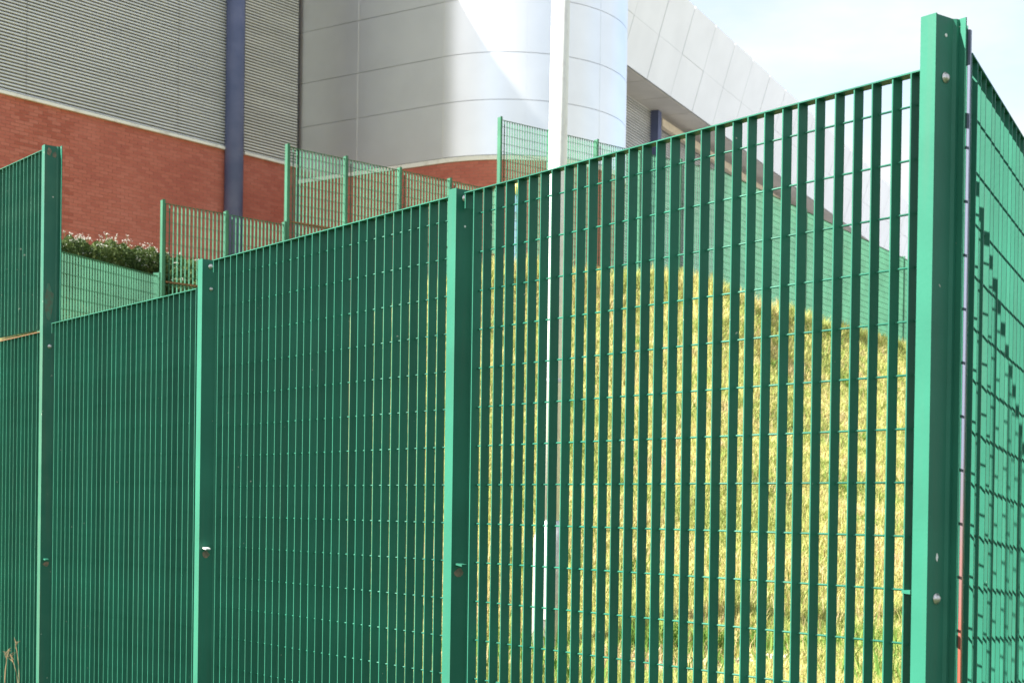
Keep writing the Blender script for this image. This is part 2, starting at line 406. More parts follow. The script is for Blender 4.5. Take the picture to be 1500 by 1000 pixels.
# blue column in front
pc = P(342, 300, KW / (VPW - 342) - .30)
q = MB(); q.lathe([(.222, 1.9), (.222, TOPW - .2)], 28)
cb = q.build('blue_column', BLUE, None, True); cb.location = (pc.x, pc.y, 0)
tag(cb, 'round blue painted steel column standing against the brick hall', 'column')
fl = MB()
for k in range(9):
    t = math.radians(-150 + random.uniform(0, 120)); z = 4.2 + random.uniform(0, 1.0); ww = random.uniform(.02, .05); hh = random.uniform(.06, .16)
    for dz, s_ in ((0, 1.0),):
        n = 6; k0 = len(fl.v)
        for i in range(n):
            a = 2 * math.pi * i / n; rr = random.uniform(.7, 1.2)
            tt = t + math.cos(a) * ww * rr / .22
            fl.v.append((.225 * math.cos(tt), .225 * math.sin(tt), z + math.sin(a) * hh * rr))
        fl.f.append(tuple(range(k0, k0 + n)))
fl.build('flaked_paint', RUSTPALE, cb)

# ------------------------------------------------------------------ silver clad rounded tower
dT = Vector((3308, -F)).normalized()            # towards the camera side
C = Vector((-.12, 27.2)) * BS; RT = 2.05 * BS
nT = Vector((-dT.y, dT.x)); nT = -nT if nT.y < 0 else nT
arc0 = C - nT * RT
startT = arc0 - dT * ((arc0 - corner).dot(dT) - .0)
tower = empty('clad_tower')
tag(tower, 'rounded tower clad in silver metal panels above a low curved brick base', 'building')
def foot(s, off=0):
    """point at arclength s: s<0 flat part, s>=0 round the bend"""
    a0 = math.atan2(-nT.y, -nT.x)
    if s < 0: return arc0 + dT * s - nT * off
    a = a0 + s / RT
    if a - a0 > math.radians(125):
        ex = s - RT * math.radians(125); a = a0 + math.radians(125)
        tdir = Vector((-math.sin(a), math.cos(a)))
        return C + Vector((math.cos(a), math.sin(a))) * (RT + off) + tdir * ex
    return C + Vector((math.cos(a), math.sin(a))) * (RT + off)
flatL = (arc0 - corner).dot(dT)
TOPT = BS * 10.5 + E; BT = BS * 5.77 + E
def sheet(q, s0, s1, z0, z1, off, depth=.05, step=.12, seams=True):
    n = max(1, int(round(abs(s1 - s0) / step))) if s1 > 0 else 1
    ss = [s0 + (s1 - s0) * i / n for i in range(n + 1)]
    k = len(q.v)
    for s in ss:
        o = foot(s, off); i_ = foot(s, off - depth)
        q.v += [(o.x, o.y, z0), (o.x, o.y, z1), (i_.x, i_.y, z0), (i_.x, i_.y, z1)]
    for i in range(n):
        a = k + 4 * i; c = a + 4
        q.f += [(a, c, c + 1, a + 1), (a + 1, c + 1, c + 3, a + 3), (a, a + 2, c + 2, c)]
    q.f += [(k, k + 1, k + 3, k + 2), (k + 4 * n, k + 4 * n + 2, k + 4 * n + 3, k + 4 * n + 1)]
q = MB(); sheet(q, -flatL - .6, 10, BASE, TOPT - .03, -.03, .3); q.build('tower_core', PANEL_J, tower, False)
cols_ = [-flatL + .01, -1.79, 0.03, 2.06, 4.06, 6.07, 8.1, 10.0]
s510 = (XZ(509, BS * 26.42) - arc0).dot(dT)
cols_[1] = s510
rows_ = [BS * k for k in (5.80, 6.71, 7.49, 8.40, 9.30, 10.5)]
for i in range(len(cols_) - 1):
    for j in range(len(rows_) - 1):
        q = MB(); sheet(q, cols_[i] + .006, cols_[i + 1] - .006, rows_[j] + E + .006, rows_[j + 1] + E - .006, 0, .04, .06)
        o = q.build('panel', PANEL, tower)
        if cols_[i + 1] > .1:
            me = o.data
            for p in me.polygons:
                p.use_smooth = abs(p.normal.z) < .5
            try: me.set_sharp_from_angle(angle=math.radians(30))
            except Exception: pass
q = MB(); sheet(q, -flatL + .02, 10, BT - .07, BT + .03, .015, .06, .06); q.build('flashing', FLASH, tower)
# vertical joint strips (bright)
for s in cols_[1:-1]:
    q = MB(); sheet(q, s - .008, s + .008, BT + .04, TOPT, -.006, .01, .06); q.build('joint_strip', FLASH if s < .2 else PANEL, tower)
q = MB(); sheet(q, -flatL + .02, 10, BASE, BT - .07, -.012 - .006, .1, .12); q.build('mortar', MORTAR, tower)
q = MB()
z = BT - .09 - BH; c = 0
while z > 4.4:
    s = -flatL + .05 + (.11 if c % 2 else 0)
    while s < 6.5:
        a = foot(s, -.012 + random.uniform(-.002, .002)); b_ = foot(s + BL, -.012 + random.uniform(-.002, .002)); a2 = foot(s, -.04); b2 = foot(s + BL, -.04)
        q.hexa([(a.x, a.y, z), (b_.x, b_.y, z), (b2.x, b2.y, z), (a2.x, a2.y, z), (a.x, a.y, z + BH), (b_.x, b_.y, z + BH), (b2.x, b2.y, z + BH), (a2.x, a2.y, z + BH)],
               ((0, 1, 5, 4), (1, 2, 6, 5), (4, 5, 6, 7), (3, 0, 4, 7), (0, 3, 2, 1)))
        s += .225
    z -= BH + G; c += 1
tag(q.build('brick_courses', BRICKV, tower), kind='stuff')

# ------------------------------------------------------------------ far hall with overhanging white fascia
FS = 1.3
VPR, KR = 1830.0, 36800.0 * FS
dR = Vector((1080, F)).normalized()
a0 = XZ(910, 40.0 * FS)
nR = Vector((dR.y, -dR.x))                      # outward, towards the right
org = a0 - dR * 9
Mr = frame((org.x, org.y, 0), (dR.x, dR.y, 0))  # local +y = inward
far = empty('far_hall', M=Mr)
tag(far, 'far hall with a white panelled fascia overhanging louvred cladding', 'building')
HF = 11.6 * FS + E; VT, OV = 2.42 * FS, .71 * FS
def sr(px): return (XZ(px, KR / (VPR - px)) - org).dot(dR)
seam0 = sr(938); pitch = (sr(1034) - sr(938)) / 3
q = MB(); q.hexa([(0, .05, HF + .02), (95, .05, HF + .02), (95, 3, HF + .02), (0, 3, HF + .02), (0, .05 - OV, HF + VT - .02), (95, .05 - OV, HF + VT - .02), (95, 3, HF + VT - .02), (0, 3, HF + VT - .02)])
q.build('fascia_core', FASC_J, far)
k = -5
while seam0 + (k + 1) * pitch < 95:
    x0 = seam0 + k * pitch + .018; x1 = seam0 + (k + 1) * pitch - .018; k += 1
    if x0 < 0: continue
    for f0, f1 in ((0.0, .47), (.474, 1.0)):
        j = random.uniform(-.008, .008)
        y0 = -OV * f0 + j; y1 = -OV * f1 + j
        q = MB(); q.hexa([(x0, y0, HF + VT * f0), (x1, y0, HF + VT * f0), (x1, y0 + .045, HF + VT * f0), (x0, y0 + .045, HF + VT * f0),
                          (x0, y1, HF + VT * f1), (x1, y1, HF + VT * f1), (x1, y1 + .045, HF + VT * f1), (x0, y1 + .045, HF + VT * f1)])
        q.build('fascia_panel', FASCIA, far)
    q = MB(); q.box(x0, x1, .06, 1.2 * FS, HF - .03, HF + .015); q.build('soffit_panel', SOFFIT, far)
q = MB(); q.box(0, 95, 1.12 * FS, 9 * FS, BASE, HF - .035); q.build('wall_core', HOLE, far)
q = MB(); q.box(0, 95, .0, 1.0 * FS, HF + .0, HF + .004); q.build('soffit_backing', FASC_J, far)
corrugated(far, 0, 95, 5.6, HF - .04, CORR_W, pitch=.10, y=1.06 * FS - .07, amp=.07, name='louvre_sheet')
xc = (XZ(960, 44.4 * FS) - org).dot(dR)
q = MB(); q.box(xc - .18, xc + .18, .78 * FS, 1.03 * FS - .01, 5.5, HF - .04); q.build('column', BLUE, far)
q = MB(); q.box(xc + .25, 95, 1.0, 1.2, HF - .55, HF - .25); q.build('cream_beam', CREAM, far)

# ------------------------------------------------------------------ fences
SL_D, SL_T, SL_P, WR = .035, .0042, .062, .0029
def slat_mesh(h, m=GREEN, shear=0.):
    q = MB(); c = .0006; t = SL_T / 2
    # bevelled flat bar: 8-gon section is overkill, use chamfered front corners
    sec = [(-t + c, 0), (t - c, 0), (t, c), (t, SL_D), (-t, SL_D), (-t, c)]
    k = len(sec)
    for z in (0, h):
        q.v += [(x, y, z) for x, y in sec]
    for i in range(k):
        j = (i + 1) % k; q.f.append((i, j, k + j, k + i))
    q.f.append(tuple(reversed(range(k)))); q.f.append(tuple(range(k, 2 * k)))
    return q.mesh('slat', m)
def near_panel(parent, u0, n, ztop, height, slope, pitch, wire_v, m=GREEN, lug=True, cap_m=None, wire_off=.076, lug_side=(-1,)):
    """panel whose first slat stands at u0; slats, wires and lug plates are its parts"""
    def zz(u): return ztop + slope * (u - u0)
    L = pitch * (n - 1); e = .055 if lug else .002
    q = MB(); a, b_ = u0 - (e if -1 in lug_side else .002), u0 + L + (e if 1 in lug_side else .002)
    q.hexa([(a, -.001, zz(a) - .0035), (b_, -.001, zz(b_) - .0035), (b_, SL_D + .001, zz(b_) - .0035), (a, SL_D + .001, zz(a) - .0035),
            (a, -.001, zz(a)), (b_, -.001, zz(b_)), (b_, SL_D + .001, zz(b_)), (a, SL_D + .001, zz(a))])
    pan = q.build('panel', cap_m or m, parent)
    sm = slat_mesh(height - .0035, m)
    for i in range(n):
        u = u0 + i * pitch
        o = put('slat', sm, pan, (u + random.uniform(-.0006, .0006), 0, zz(u) - height - .0003))
        o.rotation_euler = (random.uniform(-.0009, .0009), random.uniform(-.0006, .0006), random.uniform(-.02, .02))
    q = MB(); q.tube((0, 0, 0), (L + .004, 0, slope * L), WR, n=7)
    wm = q.mesh('wire', m); wm.polygons.foreach_set('use_smooth', [len(p.vertices) == 4 for p in wm.polygons])
    k = 0
    while wire_off + k * .132 < height - .02:
        put('wire', wm, pan, (u0 - .002, wire_v, zz(u0) - wire_off - k * .132)); k += 1
    if lug:
        for sd_ in lug_side:
            # rounded lug plate bolted to the web, hanging below the cap
            ue = a if sd_ < 0 else b_
            q = MB(); pts = []
            for t in range(0, 7):
                an = math.pi / 2 * t / 6; pts.append((.031 + .010 * math.sin(an) - .0, -.044 - .010 + .010 - .010 * (1 - math.cos(an)) * 0 - .0))
            q.hexa([(ue, .002, zz(ue) - .055), (ue + .004, .002, zz(ue) - .055), (ue + .004, SL_D - .002, zz(ue) - .055), (ue, SL_D - .002, zz(ue) - .055),
                    (ue, .002, zz(ue) - .004), (ue + .004, .002, zz(ue) - .004), (ue + .004, SL_D - .002, zz(ue) - .004), (ue, SL_D - .002, zz(ue) - .004)])
            q.build('lug', m, pan)
    return pan
def post(parent, u, zt, zb, web=.088, v0=-.02, m=GREEN, fl=.045, bk=.03, groove=True):
    T = .004
    q = MB(); top = zt
    g1 = v0 + web * .74
    # front flange (left), web with a shallow fold, back flange (right)
    q.box(u - fl, u, v0, v0 + T, zb, top)
    q.box(u - T, u, v0 + T, g1, zb, top - .002)
    q.hexa([(u - T, g1, zb), (u, g1, zb), (u + .006, g1 + .008, zb), (u + .002, g1 + .008, zb), (u - T, g1, top - .002), (u, g1, top - .002), (u + .006, g1 + .008, top - .002), (u + .002, g1 + .008, top - .002)])
    q.box(u + .002, u + .006, g1 + .008, v0 + web - T, zb, top - .002)
    q.box(u + .002, u + bk, v0 + web - T, v0 + web, zb, top)
    q.box(u - fl, u - fl + T, v0 + T, v0 + .016, zb, top - .003)
    return q.build('post', m, parent)
def bolt(parent, u, v, z, r=.0095):
    q = MB(); pr = [(r * 1.25, 0), (r * 1.25, .0022), (r, .0024), (r * .97, .005), (r * .75, .0078), (r * .35, .0095)]
    q.lathe(pr, 16); me = q.mesh('bolt', STEEL, True)
    o = put('bolt', me, parent, (u, v, z)); o.rotation_euler = (0, math.pi / 2, 0); return o
def disc(parent, name, u, v, z, rv, rz, m, n=10, jit=0.2, t=.0012):
    q = MB()
    ring = []
    for i in range(n):
        a = 2 * math.pi * i / n; r = 1 + random.uniform(-jit, jit); ring.append((v + rv * r * math.cos(a), z + rz * r * math.sin(a)))
    q.v = [(u, a, b_) for a, b_ in ring] + [(u + t, a, b_) for a, b_ in ring]
    q.f = [tuple(range(n, 2 * n)), tuple(reversed(range(n)))] + [(i, (i + 1) % n, n + (i + 1) % n, n + i) for i in range(n)]
    return q.build(name, m, parent)

# --- fence 1 : from the corner back to the left; local +x points to the near corner
d1 = Vector((-.605, .796, -.003))
C1 = P(1375, 95, 3.66)                        # web of the corner post in the slat plane
zt0 = C1.z
Mf = frame((C1.x, C1.y, 0), (-d1.x, -d1.y, 0))
f1 = empty('mesh_fence', M=Mf)
tag(f1, 'tall green steel grating fence filling the foreground, left of the thick corner post', 'fence')
SPAN = 2.0
def zl(u): return zt0 + 0 * u         # slope of the tops, u is negative going back
up = [0, -1.980, -3.942, -5.915, -7.89]
BOT = .12
tops = {0: zl(0), 1: zl(-2), 2: zl(-4) - .0, 3: zl(-6)}
pR = near_panel(f1, -1.905, 32, zl(up[1]), zl(up[1]) - BOT, 0, .0609, .75 * SL_D)
pM = near_panel(f1, -3.825, 31, zl(up[2]), zl(up[2]) - BOT, 0, .0590, .75 * SL_D)
LDROP = .108
pL = near_panel(f1, -5.785, 30, zl(up[3]) - LDROP, zl(up[3]) - LDROP - BOT, 0, .0600, .75 * SL_D)
pK = near_panel(f1, -7.80, 31, zl(up[4]) - .139, zl(up[4]) - .139 - BOT, 0, .060, .75 * SL_D, cap_m=RUST)
pK2 = near_panel(f1, -7.80, 31, zl(up[4]) + .89, .99, -.014, .060, .75 * SL_D, m=GREEN_OLD)
po0 = post(f1, .006, zt0 + .119, -.1, web=.086, bk=.024)
po1 = post(f1, up[1], zl(up[1]) + .016, -.1)
po2 = post(f1, up[2], zl(up[2]) + .012, -.1)
po3 = post(f1, up[3], zl(up[3]) + .875, -.1, web=.088, m=GREEN_OLD)
po4 = post(f1, up[4], zl(up[4]) + 1.08, -.1)
# hardware
def zpix(py, px, u):                            # height at fence coordinate u seen at pixel row py
    p = Mf @ Vector((u, 0, 0)); return P(px, py, p.y).z
def hard(po, u, vb, zb, hole=None, slot=None, tab=None):
    bolt(po, u + .0002, vb, zb)
    if hole: disc(po, 'hole', u, vb + .002, hole, .004, .004, FLASH, jit=.05)
    if tab:
        q = MB(); q.hexa([(u + .001, -.004, tab), (u + .048, -.010, tab - .004), (u + .048, .012, tab - .004), (u + .001, .018, tab), (u + .001, -.004, tab + .006), (u + .048, -.010, tab + .003), (u + .048, .012, tab + .003), (u + .001, .018, tab + .006)])
        q.build('bracket', FLASH if po is po2 else GREEN, po)
        disc(po, 'rust_patch', u, .012, tab - .026, .018, .014, RUSTPALE)
hard(po1, up[1], .016, zpix(290, 682, up[1]), hole=zpix(331, 681, up[1]), tab=zpix(827, 680, up[1]))
hard(po2, up[2], .020, zpix(390, 312, up[2]), tab=zpix(803, 306, up[2]))
bolt(po2, up[2] + .0002, .024, zpix(423, 313, up[2]), .007)
hard(po3, up[3], .020, zpix(507, 75, up[3]), tab=zpix(819, 71, up[3]))
disc(po3, 'rust_patch', up[3], .005, zl(up[3]) + .875 - .035, .012, .022, RUSTPALE)
disc(po3, 'rust_patch', up[3], .034, zl(up[3]) + .875 - .05, .012, .016, RUSTPALE)
disc(po3, 'rust_stain', up[3], .012, zl(up[3]) + .02, .026, .09, mat('brown_stain', (.10, .13, .085), rough=.8, c2=(.05, .2, .13), scale=40), n=16)
zc_ = lambda py: P(1383, py, 3.62).z
disc(po0, 'hole', .006, .018, zc_(43), .0042, .0042, FLASH, jit=.05)
bolt(po0, .0062, .018, zc_(106), .0105)
disc(po0, 'slot', .006, .016, zc_(817), .0035, .010, FLASH, jit=.25)
bolt(po0, .0062, .016, zc_(878), .0105)
q = MB(); z = zpix(869, 1325, -.06); q.hexa([(-.085, .0, z), (-.046, -.016, z), (-.046, .01, z), (-.085, .02, z), (-.085, .0, z + .008), (-.046, -.016, z + .010), (-.046, .01, z + .010), (-.085, .02, z + .008)])
q.build('bracket', GREEN, po0)

# --- fence 2 : from the corner away to the right, sloping down
d2 = Vector((.470, .8825, -.062))
Q = P(1421, 72, 3.76)
M2 = frame((Q.x, Q.y, 0), (-d2.x, -d2.y, 0))    # local x towards camera; local y = ?
# want local +y pointing to the inside of the corner (away from the visible outer side)
inn = Vector((-.8825, .470, 0))
hx = Vector((d2.x, d2.y, 0)).normalized()
M2 = Matrix.Identity(4)
for i in range(3):
    M2[i][0] = hx[i]; M2[i][1] = inn[i]; M2[i][2] = (0, 0, 1)[i]; M2[i][3] = (Q.x, Q.y, 0)[i]
f2 = empty('side_mesh_fence', M=M2)
tag(f2, 'green steel grating fence running away right from the corner post, striped by shadows', 'fence')
sl2 = -.0702 / 1.0 * .8825
zq = Q.z
u = .03
for k in range(4):
    z0_ = zq + sl2 * u
    near_panel(f2, u, 31, z0_, max(1.6, z0_ - .15), sl2, SL_P, .012, lug=False, wire_off=.13)
    u += 2.0
# posts of the second fence: first one hugs the corner, lavender edge
q = MB(); T = .004
q.box(-.010, -.006, .004, .085, -.1, zq + .055)
q.box(-.010, .022, .085, .089, -.1, zq + .055)
p2 = q.build('post', GREEN, f2)
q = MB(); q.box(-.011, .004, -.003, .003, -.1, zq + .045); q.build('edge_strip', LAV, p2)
q = MB(); q.box(-.03, -.016, .006, .030, zq - .02, zq + .055); q.build('top_tab', GREEN, p2)
for k in (1, 2, 3):
    uu = 2.0 * k - .012
    q = MB(); q.box(uu - .004, uu, .04, .12, -.1, zq + sl2 * uu + .03); q.box(uu, uu + .04, .12, .124, -.1, zq + sl2 * uu + .03); q.build('post', GREEN, f2)

# --- distant fences
def far_fence(name, label, segs, m=GREEN_FAR, height=2.35, wire_v=.012, pitch=SL_P, group=None):
    """segs: list of runs; each run = (pA, pB, topA, topB, nposts, seam) with 2D points"""
    root = empty(name, loc=(segs[0][0].x, segs[0][0].y, 0)); inv = Vector((segs[0][0].x, segs[0][0].y, 0))
    tag(root, label, 'fence', group)
    for (a, b_, ta, tb, npan, seam, h) in segs:
        L = (b_ - a).length; d = (b_ - a) / L; n = Vector((-d.y, d.x))
        if n.y < 0: n = -n
        def W(s, v, z):
            p = a + d * s + n * v; return (p.x - inv.x, p.y - inv.y, z)
        def top(s): return ta + (tb - ta) * s / L
        def bar(q, s0, s1, v0, v1, z00, z01, z10, z11):
            q.hexa([W(s0, v0, z00), W(s1, v0, z10), W(s1, v1, z10), W(s0, v1, z00), W(s0, v0, z01), W(s1, v0, z11), W(s1, v1, z11), W(s0, v1, z01)])
        step = L / npan
        for k in range(npan):
            s0 = k * step; q = MB()
            bar(q, s0 + .02, s0 + step - .02, -.001, .022, top(s0) - .005, top(s0), top(s0 + step) - .005, top(s0 + step))
            cap = q.build('panel', m, root)
            q = MB(); ns = max(2, int((step - .05) / pitch)); pp = (step - .06) / ns
            for i in range(ns + 1):
                s = s0 + .03 + i * pp; t = SL_T * .5
                bar(q, s - t, s + t, 0, .021, top(s) - h, top(s) - .005, top(s) - h, top(s) - .005)
            z = .1
            while z < h - .03:
                bar(q, s0 + .03, s0 + step - .03, wire_v - .0025, wire_v + .0025, top(s0) - z - .005, top(s0) - z, top(s0 + step) - z - .005, top(s0 + step) - z); z += .132
            tag(q.build('grating', m, cap), kind='stuff')
            if seam:
                q = MB(); bar(q, s0 + .04, s0 + step - .02, -.003, .024, top(s0) - seam - .016, top(s0) - seam, top(s0 + step) - seam - .022, top(s0 + step) - seam)
                q.build('seam_bar', RUST, cap)
        for k in range(npan + 1):
            s = k * step; zt = top(s) + .04
            q = MB()
            bar(q, s - .045, s, -.03, -.025, zt - h - .5, zt, zt - h - .5, zt)
            bar(q, s - .006, s, -.025, .07, zt - h - .5, zt, zt - h - .5, zt)
            bar(q, s, s + .03, .065, .07, zt - h - .5, zt, zt - h - .5, zt)
            q.build('post', m, root)
KA, VPA = 47448.0, 2700.0
def pa(px): return XZ(px, KA / (VPA - px))
def ht(px, py): return P(px, py, KA / (VPA - px)).z
far_fence('distant_mesh_fence', 'distant see-through green grating fence stepping up the bank before the brick wall', [
    (pa(235), pa(413), ht(235, 297), ht(413, 329), 2, .98, 2.6),
    (pa(416), pa(722), ht(416, 215), ht(722, 279), 4, 1.0, 2.9),
    (pa(726), pa(1045), ht(726, 175), ht(1045, 249), 5, 0, 2.6)])
b0 = XZ(60, 16.55); b1 = XZ(228, 19.15)
far_fence('low_mesh_fence', 'low sunlit pale green grating fence below the white flowering hedge', [
    (b0, b1, P(60, 361, b0.y).z, P(228, 404, b1.y).z, 1, 0, 2.6)])
c0 = XZ(1047, 28.8); c1 = XZ(1325, 38.0); c2 = c1 + (c1 - c0).normalized() * 6
tA, tB = P(1047, 249, 28.8).z, P(1325, 381, 38.0).z
LC = (c1 - c0).length
far_fence('bank_mesh_fence', 'sunlit pale green fence along the crest of the grassy bank, behind the foreground grating', [
    (c0, c2, tA, tA + (tB - tA) * (LC + 6) / LC, 8, 0, 2.75)])

# ------------------------------------------------------------------ pole
pb = P(801.5, 948, 12.0)
q = MB(); q.lathe([(.074, 1.02), (.073, 4.0), (.0715, 9.5)], 36); pl = q.build('lamp_pole', POLE, None, True)
gz = float(hgt(pb.x, pb.y)); pl.location = (pb.x, pb.y, gz - .0); pl.rotation_euler = (0, .007, 0)
tag(pl, 'tall round white lamp pole rising behind the middle of the fence', 'pole')
q = MB(); q.lathe([(.125, -.2), (.125, .98), (.110, 1.03), (.080, 1.10), (.0745, 1.12)], 36); q.build('pole_base', GALV, pl, True)
for z_ in (2.2,):
    q = MB(); q.lathe([(.0755, z_), (.0765, z_ + .003), (.0765, z_ + .03), (.0755, z_ + .033)], 36); q.build('band', GALV, pl, True)
q = MB(); q.box(-.045, .045, -.131, -.115, .35, .85); q.build('access_door', POLE, pl)

# ------------------------------------------------------------------ blue post with a yellow top
bp = XZ(752, 25.6); gz = float(hgt(bp.x, bp.y)); zt = P(757, 286, bp.y).z; zy = P(757, 270, bp.y).z
q = MB(); q.lathe([(.085, -.3), (.085, zt - gz)], 16); o = q.build('marker_post', TEAL, None, True); o.location = (bp.x, bp.y, gz)
tag(o, 'blue post with a yellow top behind the grating at the foot of the tower', 'post')
q = MB(); q.lathe([(.10, zt - gz), (.10, zy - gz - .02), (.08, zy - gz)], 16); q.build('yellow_top', YELLOW, o, True)

# ------------------------------------------------------------------ vegetation
def blades(name, X, Y, L, Wd, m, lean=.5, parent=None, zoff=0, label=None, cat=None):
    n = len(X); Z = hgt(X, Y) + zoff
    a = rng.uniform(0, 2 * np.pi, n); le = rng.uniform(0, lean, n) * L; la = rng.uniform(0, 2 * np.pi, n)
    base = np.stack([X, Y, Z - .01], 1)
    wv = np.stack([np.cos(a), np.sin(a), np.zeros(n)], 1) * (Wd / 2)[:, None]
    mid = base + np.stack([np.cos(la) * le * .35, np.sin(la) * le * .35, L * .6], 1)
    tip = base + np.stack([np.cos(la) * le, np.sin(la) * le, L * np.sqrt(np.clip(1 - (le / L) ** 2 * .6, .2, 1))], 1)
    V = np.empty((n, 5, 3)); V[:, 0] = base - wv; V[:, 1] = base + wv; V[:, 2] = mid + wv * .7; V[:, 3] = mid - wv * .7; V[:, 4] = tip
    i = np.arange(n) * 5
    tri = np.concatenate([np.stack([i, i + 1, i + 2], 1), np.stack([i, i + 2, i + 3], 1), np.stack([i + 3, i + 2, i + 4], 1)])
    return np_mesh(name, V.reshape(-1, 3), tri, m, parent)
N = 420000
px = rng.uniform(520, 1420, N); u = rng.uniform(0, 1, N)
zc = np.interp(px, cpx, czz) - np.interp(px, [420, 600, 1000, 1100, 2600], [0, 2.0, 2.6, 4.9, 6.1])
Yb = 9.6 * (zc / 9.6) ** (u ** .9) * 1.0
Yb = Yb + rng.normal(0, .05, N)
Xb = (px - 750) / F * Yb
patch = .5 + .5 * np.sin(Xb * 2.1 + np.sin(Yb * 1.3) * 2) * np.sin(Yb * 1.1 + Xb)
L = (.045 + .07 * rng.random(N)) * (1 + .5 * patch)
Wd = .004 + .0005 * Yb * rng.random(N)
# bare soil strip at the toe of the bank
soil = (np.abs(Yb - 11.3 - .18 * np.sin(Xb * 3.3)) < .45 + .1 * np.sin(Xb * 9)) & (Xb > .7) & (Xb < 2.1)
keep = ~soil | (rng.random(N) < .09)
o = blades('meadow_grass', Xb[keep], Yb[keep], L[keep], Wd[keep], GRASS, 1.3)
tag(o, kind='stuff')
n = 9000
px = rng.uniform(520, 1420, n); u = rng.random(n); zc = np.interp(px, cpx, czz) - 2.4
Yb = 10.2 * (zc / 10.2) ** u; Xb = (px - 750) / F * Yb
cl = np.sin(Xb * 1.3 + 2 * np.sin(Yb * .7)) * np.sin(Yb * .9 - Xb * .6) > -.1
o = blades('seed_stalks', Xb[cl], Yb[cl], (.12 + .16 * rng.random(n))[cl], np.full(n, .007)[cl], STALK, .6); tag(o, kind='stuff')
for nm, cnt, m_, ln, wd_ in (('weed_leaves', 55, LUSH, .13, .016), ('dry_clumps', 60, STALK, .12, .010)):
    X_ = []; Y_ = []
    for k in range(cnt):
        p_ = rng.uniform(560, 1400); z_ = float(np.interp(p_, cpx, czz)) - 3; y_ = 10.4 * (z_ / 10.4) ** rng.random(); x_ = (p_ - 750) / F * y_; m = int(rng.integers(25, 80)); r_ = rng.uniform(.05, .22)
        X_.append(rng.normal(x_, r_, m)); Y_.append(rng.normal(y_, r_ * .8, m))
    X_ = np.concatenate(X_); Y_ = np.concatenate(Y_)
    o = blades(nm, X_, Y_, ln * (.6 + rng.random(len(X_))), np.full(len(X_), wd_), m_, 1.2); tag(o, kind='stuff')
# tall fringe against the crest fences
n = 14000
px = rng.uniform(600, 1420, n); zc = np.interp(px, cpx, czz) - np.interp(px, [420, 600, 1000, 1100, 2600], [0, 2.2, 2.8, 5.2, 6.4]); Yb = zc - rng.uniform(-.3, .5, n); Xb = (px - 750) / F * Yb
o = blades('crest_grass', Xb, Yb, .08 + .2 * rng.random(n) ** 2, np.full(n, .012), GRASS, .7); tag(o, kind='stuff')
# lush tufts at the toe
tx = []; ty = []
for cx, cy, r, k in ((.95, 11.9, .12, 160), (1.2, 12.0, .13, 220), (1.55, 11.85, .12, 170), (1.95, 12.0, .16, 150), (2.4, 11.6, .3, 120), (.1, 11.0, .6, 330), (2.9, 11.3, .6, 200), (.3, 10.2, .4, 160), (-.1, 12.3, .5, 120), (2.6, 10.2, .4, 120), (2.1, 13.2, .8, 90), (.7, 13.8, .7, 90)):
    tx.append(rng.normal(cx, r * .6, k)); ty.append(rng.normal(cy, r * .5, k))
tx = np.concatenate(tx); ty = np.concatenate(ty); n = len(tx)
o = blades('lush_grass', tx, ty, .16 + .2 * rng.random(n), np.full(n, .012), LUSH, 1.1); tag(o, kind='stuff')
# soil strip and stones
xs_ = np.linspace(.6, 2.3, 60); ys_ = np.linspace(10.7, 11.9, 24)
SX, SY = np.meshgrid(xs_, ys_); mask = np.sin(np.pi * (SX - .6) / 1.7) * np.sin(np.pi * (SY - 10.7) / 1.2)
SZ = hgt(SX, SY) - .03 + .05 * mask + .012 * rng.random(SX.shape)
V = np.stack([SX.ravel(), SY.ravel(), SZ.ravel()], 1); idx = np.arange(len(V)).reshape(SX.shape)
Fc = np.stack([idx[:-1, :-1], idx[:-1, 1:], idx[1:, 1:], idx[1:, :-1]], -1).reshape(-1, 4)
tag(np_mesh('soil', V, Fc, SOIL), kind='structure')
q = MB()
for k in range(160):
    x = random.uniform(.75, 2.1); y = 11.3 + .18 * math.sin(x * 3.3) + random.uniform(-.36, .36); r = random.uniform(.01, .035); z = float(hgt(x, y)) + .02
    n0 = len(q.v); pts = [Vector((random.uniform(-1, 1), random.uniform(-1, 1), random.uniform(-.5, .7))).normalized() for _ in range(6)]
    for i, d in enumerate(((1, 0, 0), (0, 1, 0), (-1, 0, 0), (0, -1, 0), (0, 0, .7), (0, 0, -.7))):
        s = r * random.uniform(.7, 1.3); q.v.append((x + d[0] * s, y + d[1] * s, z + d[2] * s))
    for f in ((0, 1, 4), (1, 2, 4), (2, 3, 4), (3, 0, 4), (1, 0, 5), (2, 1, 5), (3, 2, 5), (0, 3, 5)): q.f.append(tuple(n0 + i for i in f))
tag(q.build('stones', STONE), kind='stuff')

# hedge with white umbels behind the low fence
def leaf_cloud(name, pts, size, m, parent=None):
    n = len(pts); d1_ = rng.normal(size=(n, 3)); d1_ /= np.linalg.norm(d1_, axis=1)[:, None]
    d2_ = rng.normal(size=(n, 3)); d2_ -= (d1_ * d2_).sum(1)[:, None] * d1_; d2_ /= np.linalg.norm(d2_, axis=1)[:, None]
    s = (size * rng.uniform(.6, 1.4, n))[:, None]
    V = np.empty((n, 4, 3)); V[:, 0] = pts - d1_ * s; V[:, 1] = pts + d2_ * s * .45; V[:, 2] = pts + d1_ * s; V[:, 3] = pts - d2_ * s * .45
    i = np.arange(n) * 4
    return np_mesh(name, V.reshape(-1, 3), np.stack([i, i + 1, i + 2, i + 3], 1), m, parent)
def hedge_top(px): return np.interp(px, [0, 95, 130, 180, 210, 240, 290, 330], [346, 348, 352, 356, 364, 368, 388, 404])
hb = empty('flowering_hedge', loc=(0, 0, 0)); tag(hb, 'dark green weedy hedge dotted with white flower heads against the brick wall', 'hedge')
n = 90000
